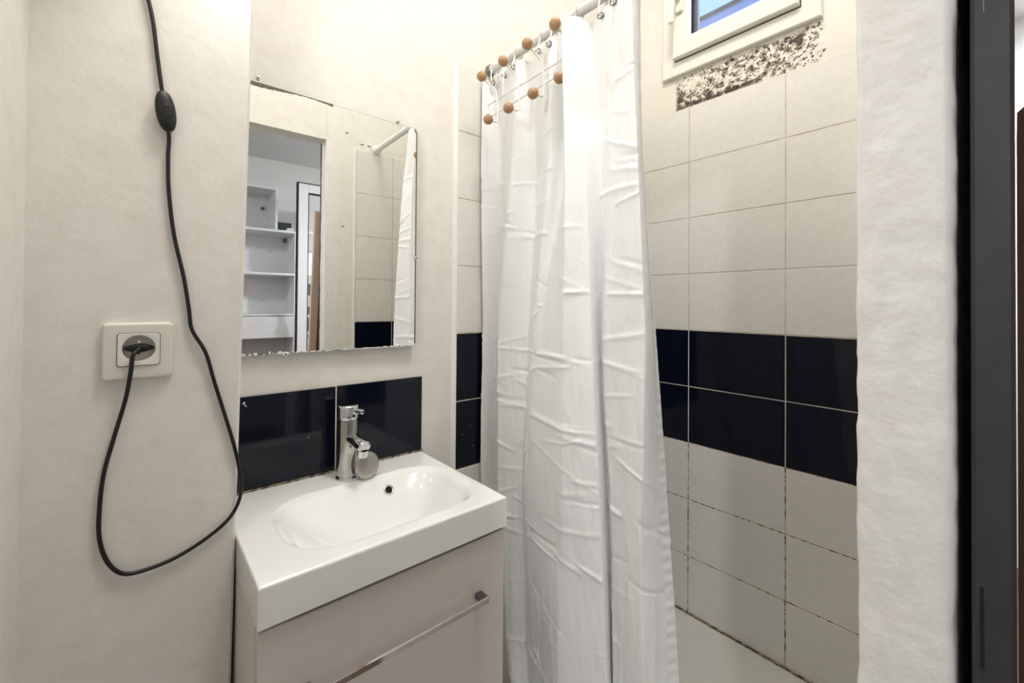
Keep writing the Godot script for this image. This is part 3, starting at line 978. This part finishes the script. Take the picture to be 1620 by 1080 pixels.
# ---------------------------------------------------------------- hook rack
func build_rack() -> void:
	var o := base("hook_rack", "white wire hook rack with round wooden knobs hung before the curtain", "hook rack", Vector3(0.0, 1.6, 0.0))
	var rx := 0.076
	part("rail", tube([Vector3(rx, 0.0805, 0.046), Vector3(rx, 0.086, 0.2), Vector3(rx, 0.092, 0.385)], 0.0024, 10), M.white_wire, o)
	part("rail", tube([Vector3(rx, 0.0412, 0.054), Vector3(rx, 0.050, 0.2), Vector3(rx, 0.058, 0.385)], 0.0024, 10), M.white_wire, o)
	part("rail_end", tube([Vector3(rx, 0.0805, 0.046), Vector3(rx, 0.0412, 0.054)], 0.0022, 10), M.white_wire, o)
	var upz := [0.081, 0.177, 0.272, 0.368]
	var upy := [0.1352, 0.1382, 0.1415, 0.1444]
	var loz := [0.093, 0.182, 0.278, 0.369]
	var loy := [0.0124, 0.0148, 0.0191, 0.0235]
	for k in 4:
		var u := Vector3(0.03, upy[k], upz[k])
		var l := Vector3(0.045, loy[k], loz[k])
		var bz: float = (upz[k] + loz[k]) / 2 + 0.008
		var by: float = loy[k] + 0.004
		var path := [u, u + Vector3(0.018, -0.012, 0.001), Vector3(0.066, by + 0.088, bz - 0.002), Vector3(rx - 0.0035, by + 0.05, bz), Vector3(rx - 0.0015, by + 0.018, bz + 0.001), Vector3(rx - 0.002, by + 0.003, bz), Vector3(rx - 0.009, by - 0.004, bz), Vector3(0.056, by - 0.003, (bz + loz[k]) / 2), l]
		var h := part("hook", tube(smooth_path(path, 6), 0.0027, 10), M.white_wire, o)
		for e in [u, l]:
			var sph := SphereMesh.new()
			sph.radius = 0.0142
			sph.height = 0.0284
			sph.radial_segments = 28
			sph.rings = 16
			part("knob", sph, M.wood, h, e + Vector3(-0.004, 0.001, 0.0))
		# short hanger that catches the rod
	for z in [0.115, 0.33]:
		part("hanger", tube(smooth_path([Vector3(rx, 0.087, z), Vector3(rx + 0.004, 0.16, z), Vector3(0.098, 0.218, z), Vector3(0.104, 0.227, z), Vector3(0.117, 0.2325, z), Vector3(0.130, 0.227, z), Vector3(0.136, 0.212, z)], 5), 0.0022, 8), M.white_wire, o)

# ---------------------------------------------------------------- socket, cord and lamp
func rounded_plate(w: float, h: float, t: float, r: float, edge: float, hole: float, off := Vector2.ZERO) -> ArrayMesh:
	# rounded square plate standing on z = 0, softened rim, round opening in the middle
	var ins := [[0.0, 0.0], [0.0, t - edge], [edge * 0.3, t - edge * 0.3], [edge, t]]
	var rows := []
	for e in ins:
		var row := PackedVector3Array()
		var ww: float = w / 2 - e[0]
		var hh: float = h / 2 - e[0]
		var rr: float = clampf(r - e[0], 0.0003, minf(ww, hh))
		for k in 65:
			var a := TAU * (k % 64) / 64.0
			var q := Vector2(cos(a), sin(a))
			row.append(Vector3(signf(q.x) * (ww - rr) + q.x * rr if absf(q.x) > 1e-6 else 0.0, signf(q.y) * (hh - rr) + q.y * rr if absf(q.y) > 1e-6 else 0.0, e[1]))
		rows.append(row)
	for zz in [t, t - 0.0012]:
		var row := PackedVector3Array()
		for k in 65:
			var a := TAU * (k % 64) / 64.0
			row.append(Vector3(off.x + cos(a) * hole, off.y + sin(a) * hole, zz))
		rows.append(row)
	return grid(rows, true, true)

func build_socket_and_lamp() -> void:
	var s := base("wall_socket", "aged white single wall socket with a black plug in it", "socket", Vector3(-0.7045, 1.0125, 0.1902))
	part("plate", rounded_plate(0.083, 0.086, 0.0095, 0.007, 0.004, 0.0208, Vector2(0.0005, 0.0045)), M.old_plastic, s)
	var ins := part("insert", rounded_plate(0.049, 0.049, 0.0022, 0.004, 0.0008, 0.0195, Vector2(0, 0.002)), M.plastic, s, Vector3(0.0005, 0.0025, 0.0092))
	part("insert_gap", rounded_plate(0.0505, 0.0505, 0.0006, 0.0045, 0.0002, 0.0205, Vector2(0, 0.002)), M.dark_hole, s, Vector3(0.0005, 0.0025, 0.0092))
	# real well, sunk into the wall, with its earth pin
	part("well", lathe([Vector2(0.0196, 0.0), Vector2(0.0194, -0.0155), Vector2(0.0001, -0.0156)], 40), M.plastic, ins, Vector3(0.0, 0.002, 0.0022), Vector3(PI / 2, 0, 0))
	part("earth_pin", tube([Vector3(0, 0.0115, -0.013), Vector3(0, 0.0115, 0.0005)], 0.0024, 14), M.chrome, ins)
	for yy in [0.007, -0.004, -0.018]:
		part("rust_speck", box(Vector3(0.0013, 0.0013, 0.0006), 0.0003), M.wood, s, Vector3(0.0416, yy, 0.002))

	var z := 0.1955
	var cord := [[-0.7045, 1.600], [-0.7027, 1.5671], [-0.6987, 1.5503], [-0.6931, 1.5182], [-0.6879, 1.4706], [-0.6811, 1.4152], [-0.6726, 1.3555], [-0.6729, 1.3152], [-0.6715, 1.2652], [-0.6643, 1.1958], [-0.6506, 1.1258], [-0.6434, 1.0748], [-0.6389, 1.0419], [-0.6207, 1.0046], [-0.6089, 0.9584], [-0.5959, 0.909], [-0.5798, 0.8472], [-0.5699, 0.7962], [-0.5676, 0.7575], [-0.5811, 0.7236], [-0.611, 0.6995], [-0.6532, 0.6808], [-0.6924, 0.6751], [-0.7178, 0.6794], [-0.7347, 0.7019], [-0.744, 0.7376], [-0.7451, 0.7794], [-0.7411, 0.8336], [-0.7302, 0.8871], [-0.7182, 0.9417], [-0.713, 0.9793], [-0.7097, 1.002]]
	var up_path := []
	var down_path := []
	for k in cord.size():
		var p := Vector3(cord[k][0], cord[k][1], z)
		if k >= 28:
			p.z += [0.001, 0.006, 0.0135, 0.0125][k - 28]
			p.y += [0.0, 0.001, 0.003, 0.005][k - 28]
			p.x -= [0.0, 0.0, 0.0, 0.001][k - 28]
		down_path.append(p)
	down_path.append(Vector3(-0.7055, 1.0135, 0.2015))
	# lamp that the cord feeds: a small reflector lamp on the duct wall, above the picture
	var la := base("wall_lamp", "small white reflector lamp on a swivel arm, fed by the black cord", "lamp", Vector3(-0.7045, 1.66, 0.19))
	part("wall_plate", lathe([Vector2(0.034, 0.0), Vector2(0.034, 0.010), Vector2(0.030, 0.014), Vector2(0.0001, 0.015)], 32), M.lamp_shell, la, Vector3.ZERO, Vector3(PI / 2, 0, 0))
	var axis := Vector3(0.72, -0.60, 0.35).normalized()
	var head := Vector3(-0.65, 1.82, 0.305) - la.position
	var rear := head - axis * 0.05
	part("arm", tube(smooth_path([Vector3(0, 0, 0.012), Vector3(0.0, 0.02, 0.045), Vector3(rear.x * 0.6, rear.y * 0.65, rear.z * 0.8), rear], 6), 0.006, 12), M.lamp_shell, la)
	var bas := Basis(Quaternion(Vector3.UP, axis))
	var shade := part("shade", lathe([Vector2(0.0001, -0.052), Vector2(0.018, -0.051), Vector2(0.036, -0.040), Vector2(0.050, -0.018), Vector2(0.056, 0.006), Vector2(0.0545, 0.0065), Vector2(0.048, -0.017), Vector2(0.034, -0.037), Vector2(0.017, -0.048), Vector2(0.0001, -0.049)], 40), M.lamp_shell, la)
	shade.transform = Transform3D(bas, head)
	var lens := part("lens", lathe([Vector2(0.0001, 0.0), Vector2(0.046, 0.0), Vector2(0.0505, -0.004)], 40), glow(LAMP, 4.0), la)
	lens.transform = Transform3D(bas, head - axis * 0.002)
	var al := AreaLight3D.new()
	al.name = "lamp_light"
	al.light_color = LAMP
	al.light_energy = LAMP_ENERGY
	al.area_size = Vector2(0.08, 0.08)
	al.area_range = 8.0
	al.shadow_enabled = true
	al.transform = Transform3D(Basis.looking_at(axis, Vector3.UP), head + axis * 0.002)
	la.add_child(al)

	var lc := base("lamp_cord", "black lamp cord looping down the wall with an inline switch", "cord", Vector3.ZERO)
	up_path = [Vector3(-0.7045, 1.645, 0.198)]
	part("cable", tube(smooth_path(up_path + down_path, 6), 0.0029, 10), M.cable, lc)
	# inline switch: flattened almond in two shells
	var sw := []
	for k in 13:
		var a := PI * k / 12.0
		sw.append(Vector2(maxf(0.0001, pow(sin(a), 0.75) * 0.0132), -cos(a) * 0.031))
	var swn := part("switch", lathe(sw, 28), M.plug, lc, Vector3(-0.6768, 1.386, z + 0.006), Vector3(0, 0.25, 0.13))
	swn.scale = Vector3(1.0, 1.0, 0.72)
	part("switch_rocker", box(Vector3(0.008, 0.018, 0.002), 0.0008), M.cable, swn, Vector3(0, 0.0, 0.0125))
	# flat two-pin plug seated in the socket
	var pl := part("plug", prism_plug(), M.plug, lc, Vector3(-0.7040, 1.0165, 0.1865))
	part("plug_grip", tube([Vector3(0, 0.0, 0.006), Vector3(-0.001, -0.002, 0.012), Vector3(-0.0025, -0.005, 0.0165)], 0.0046, 12), M.plug, pl)

func prism_plug() -> ArrayMesh:
	# lens-shaped flat body, wide in x
	var rows := []
	for e in [[0.0, 1.0], [0.010, 1.0], [0.0125, 0.86], [0.0130, 0.02]]:
		var row := PackedVector3Array()
		for k in 41:
			var a := TAU * k / 40.0
			row.append(Vector3(cos(a) * 0.0178 * e[1], signf(sin(a)) * pow(absf(sin(a)), 1.3) * 0.0062 * e[1], e[0]))
		rows.append(row)
	return grid(rows, true, true)

# ---------------------------------------------------------------- sliding door beside the camera
func build_door() -> void:
	var d := Node3D.new()
	d.name = "door_1"
	d.set_meta("kind", "structure")
	d.set_meta("label", "dark grey sliding door pushed open beside the doorway")
	d.set_meta("category", "door")
	d.position = Vector3(-0.104, FLOOR + 0.012, 0)
	add_child(d)
	part("slab", span(Vector3(0, 0, 1.0412), Vector3(0.78, 1.97, 1.0692), 0.003), M.door_grey, d)
	part("latch_slot", span(Vector3(-0.0006, 0.86, 1.0465), Vector3(0.004, 0.935, 1.0492)), M.black, d)
	part("scratch", span(Vector3(-0.0004, 1.475, 1.0500), Vector3(0.001, 1.497, 1.0505)), M.scratch, d)
	part("top_rail", span(Vector3(-0.75, 1.99, 1.034), Vector3(0.82, 2.03, 1.075), 0.003), M.door_grey, d)

# ---------------------------------------------------------------- the room behind the camera, seen in the mirror
func build_other_room() -> void:
	struct("wall_far", span(Vector3(-3.0, FLOOR, 3.6), Vector3(2.4, ROOM_CEIL, 3.7)), M.room_paint, "grey-white far wall of the next room, seen in the mirror")
	struct("wall_side", span(Vector3(-3.1, FLOOR, ZT - 0.2), Vector3(-3.0, ROOM_CEIL, 3.7)), M.room_paint, "side wall of the next room behind the camera")
	struct("wall_end", span(Vector3(2.4, FLOOR, ZT - 0.2), Vector3(2.5, ROOM_CEIL, 3.7)), M.room_paint, "end wall of the next room behind the camera")
	# shelving
	var zf := 3.25
	var zb := 3.598
	var sh := base("shelf_unit", "white open shelf unit with a drawer, reflected in the mirror", "shelf", Vector3(-0.52, FLOOR, 0))
	var off := Vector3(0.52, -FLOOR, 0)
	var y_of := [0.765, 0.985, 1.345, 1.725]
	part("side_panel", span(off + Vector3(-0.52, FLOOR, zf), off + Vector3(-0.50, 2.105, zb)), M.shelf, sh)
	part("side_panel", span(off + Vector3(0.268, FLOOR, zf), off + Vector3(0.286, 1.715, zb)), M.shelf, sh)
	part("side_panel", span(off + Vector3(0.108, 1.735, zf), off + Vector3(0.127, 2.105, zb)), M.shelf, sh)
	part("top_board", span(off + Vector3(-0.50, 2.087, zf), off + Vector3(0.108, 2.105, zb)), M.shelf, sh)
	part("back_panel", span(off + Vector3(-0.50, FLOOR, zb - 0.006), off + Vector3(0.268, 1.715, zb)), M.shelf, sh)
	part("back_panel", span(off + Vector3(-0.50, 1.735, zb - 0.006), off + Vector3(0.108, 2.087, zb)), M.shelf, sh)
	part("shelf_board", span(off + Vector3(-0.50, 1.715, zf - 0.002), off + Vector3(0.286, 1.735, zb)), M.shelf, sh)
	part("shelf_board", span(off + Vector3(-0.50, 1.330, zf), off + Vector3(0.268, 1.350, zb - 0.006)), M.shelf, sh)
	part("shelf_board", span(off + Vector3(-0.50, 0.968, zf), off + Vector3(0.268, 0.986, zb - 0.006)), M.shelf, sh)
	var dw := part("drawer", span(off + Vector3(-0.499, 0.772, zf - 0.002), off + Vector3(0.267, 0.962, zf + 0.016)), M.shelf, sh)
	dw.set_meta("label", "plain white drawer front")
	part("bracket", span(off + Vector3(0.045, 1.955, zb - 0.02), off + Vector3(0.075, 1.985, zb - 0.006)), M.steel, sh)
	part("bracket", span(off + Vector3(0.235, 1.665, zb - 0.03), off + Vector3(0.262, 1.70, zb - 0.006)), M.steel, sh)
	for q in [[0.13, 1.57, 0.6], [0.11, 1.21, -0.4], [0.08, 1.10, 0.2]]:
		part("scuff", box(Vector3(0.004, 0.032 if q[2] > 0.5 else 0.014, 0.001)), M.black, sh, off + Vector3(q[0], q[1], zb - 0.0064), Vector3(0, 0, q[2]))
	var gb := part("storage_box", box(Vector3(0.12, 0.085, 0.2), 0.004), M.green, self, Vector3(0.20, 1.735 + 0.0425, 3.44))
	tag(gb, "dark green box at the end of the upper shelf", "box")
	var wp := part("white_packet", box(Vector3(0.06, 0.028, 0.05), 0.008), M.shelf, self, Vector3(0.235, 1.735 + 0.014, 3.29))
	tag(wp, "small white packet in front of the green box", "packet")

	# white glazed door leaf standing open
	var dl := base("glazed_door_leaf", "white glazed door leaf with thin bars standing open, in the mirror", "door", Vector3(0.185, FLOOR, 2.75))
	var hgt := 2.06 - FLOOR
	part("edge_seal", span(Vector3(-0.009, 0.01, 0.006), Vector3(0.0, hgt + 0.009, 0.045)), M.gasket, dl)
	part("edge_seal", span(Vector3(0.0, hgt, 0.006), Vector3(0.80, hgt + 0.009, 0.045)), M.gasket, dl)
	part("glass_seal", span(Vector3(0.073, 0.12, 0.002), Vector3(0.079, hgt - 0.07, 0.048)), M.gasket, dl)
	part("glass_seal", span(Vector3(0.079, hgt - 0.077, 0.002), Vector3(0.72, hgt - 0.07, 0.048)), M.gasket, dl)
	part("pane", span(Vector3(0.073, 0.12, 0.021), Vector3(0.72, hgt - 0.07, 0.027)), M.glass, dl)
	part("stile", span(Vector3(0, 0.005, 0), Vector3(0.073, hgt, 0.05), 0.004), M.shelf, dl)
	part("stile", span(Vector3(0.72, 0.005, 0), Vector3(0.79, hgt, 0.05), 0.004), M.shelf, dl)
	part("rail", span(Vector3(0.073, hgt - 0.07, 0), Vector3(0.72, hgt, 0.05), 0.004), M.shelf, dl)
	part("rail", span(Vector3(0.073, 0.005, 0), Vector3(0.72, 0.12, 0.05), 0.004), M.shelf, dl)
	for yy in [1.66, 0.975, 0.835]:
		part("glazing_bar", span(Vector3(0.073, yy - FLOOR - 0.012, 0.004), Vector3(0.72, yy - FLOOR + 0.012, 0.044), 0.002), M.shelf, dl)

	# lit window far behind the leaf
	var lw := base("far_window", "small bright window seen through the glazed leaf in the mirror", "window", Vector3(0.40, 1.36, 3.575))
	part("frame", span(Vector3(-0.02, -0.02, 0), Vector3(0.46, 0.245, 0.026)), M.board, lw)
	part("pane", span(Vector3(0.0, 0.0, -0.004), Vector3(0.44, 0.22, 0.004)), glow(Color(0.92, 0.96, 1.0), 1.1), lw)
	part("bar", span(Vector3(0.165, 0.0, -0.012), Vector3(0.175, 0.22, -0.004)), M.shelf, lw)
	var fl := base("tripod", "black tripod standing behind the glazed leaf in the mirror", "tripod", Vector3(0.37, FLOOR, 3.04))
	part("head", box(Vector3(0.09, 0.10, 0.08), 0.01), M.black, fl, Vector3(0, 1.20 - FLOOR, 0))
	part("column", tube([Vector3(0, 0.5, 0), Vector3(0, 1.16 - FLOOR, 0)], 0.02, 12), M.black, fl)
	for k in 3:
		var a := TAU * k / 3.0 + 0.4
		part("leg", tube([Vector3(cos(a) * 0.02, 1.05 - FLOOR, sin(a) * 0.02), Vector3(cos(a) * 0.15, 0.0, sin(a) * 0.15)], 0.014, 10), M.black, fl)

	# long board leaning beside the doorway
	var bd := base("leaning_board", "long pale board leaning beside the doorway, reflected in the mirror", "board", Vector3(-0.075, FLOOR, 1.36), Vector3(-0.13, 0, 0))
	part("panel", span(Vector3(0.0, 0, -0.02), Vector3(0.30, 1.66, 0.0), 0.002), M.board_face, bd)
	part("edge_strip", span(Vector3(-0.034, 0, -0.022), Vector3(0.0, 1.66, 0.002), 0.002), M.board, bd)

	var up := base("standing_plank", "brown wooden plank standing upright beside the dark sliding door", "plank", Vector3(-0.062, FLOOR, 1.0705))
	part("board", span(Vector3(0, 0, 0), Vector3(0.11, 1.285 - FLOOR, 0.022), 0.006), M.board_face, up)

	# two shaded pendants light this room
	pendant("shaded pendant lamp in the next room, left of the doorway, out of view", Vector3(-1.75, ROOM_CEIL, 1.9), 1.45)
	pendant("shaded pendant lamp in the next room, beyond the sliding door, out of view", Vector3(1.7, ROOM_CEIL, 1.7), 3.4)

func pendant(label: String, at: Vector3, energy: float) -> void:
	var pn := base("pendant_lamp", label, "lamp", at)
	part("rose", lathe([Vector2(0.05, 0.0), Vector2(0.045, -0.02), Vector2(0.0001, -0.024)], 24), M.lamp_shell, pn)
	part("flex", tube([Vector3(0, -0.02, 0), Vector3(0, -0.12, 0)], 0.003, 8), M.cable, pn)
	part("shade", lathe([Vector2(0.012, -0.115), Vector2(0.04, -0.12), Vector2(0.10, -0.16), Vector2(0.16, -0.245), Vector2(0.158, -0.247), Vector2(0.097, -0.164), Vector2(0.038, -0.124), Vector2(0.012, -0.119)], 40), M.lamp_shell, pn)
	var g := SphereMesh.new()
	g.radius = 0.06
	g.height = 0.12
	var gm := part("bulb", g, glow(Color(1.0, 0.98, 0.97), 4.0), pn, Vector3(0, -0.23, 0))
	gm.cast_shadow = GeometryInstance3D.SHADOW_CASTING_SETTING_OFF
	var ol := OmniLight3D.new()
	ol.name = "pendant_light"
	ol.light_color = Color(0.98, 0.985, 1.0)
	ol.light_energy = energy
	ol.light_size = 0.06
	ol.omni_range = 10.0
	ol.omni_attenuation = 2.0
	ol.shadow_enabled = true
	ol.position = Vector3(0, -0.23, 0)
	pn.add_child(ol)

func build_ceiling_light() -> void:
	var o := base("ceiling_light", "flat square light panel on the bathroom ceiling, out of view", "lamp", Vector3(-0.12, CEIL, 0.74))
	part("housing", span(Vector3(-0.16, -0.03, -0.16), Vector3(0.16, 0.0, 0.16), 0.003), M.lamp_shell, o)
	part("diffuser", span(Vector3(-0.15, -0.033, -0.15), Vector3(0.15, -0.03, 0.15)), glow(LAMP, 2.5), o)
	var al := AreaLight3D.new()
	al.name = "panel_light"
	al.light_color = LAMP
	al.light_energy = PANEL_ENERGY
	al.area_size = Vector2(0.30, 0.30)
	al.area_range = 8.0
	al.shadow_enabled = true
	al.transform = Transform3D(Basis.looking_at(Vector3.DOWN, Vector3.BACK), Vector3(0, -0.036, 0))
	o.add_child(al)
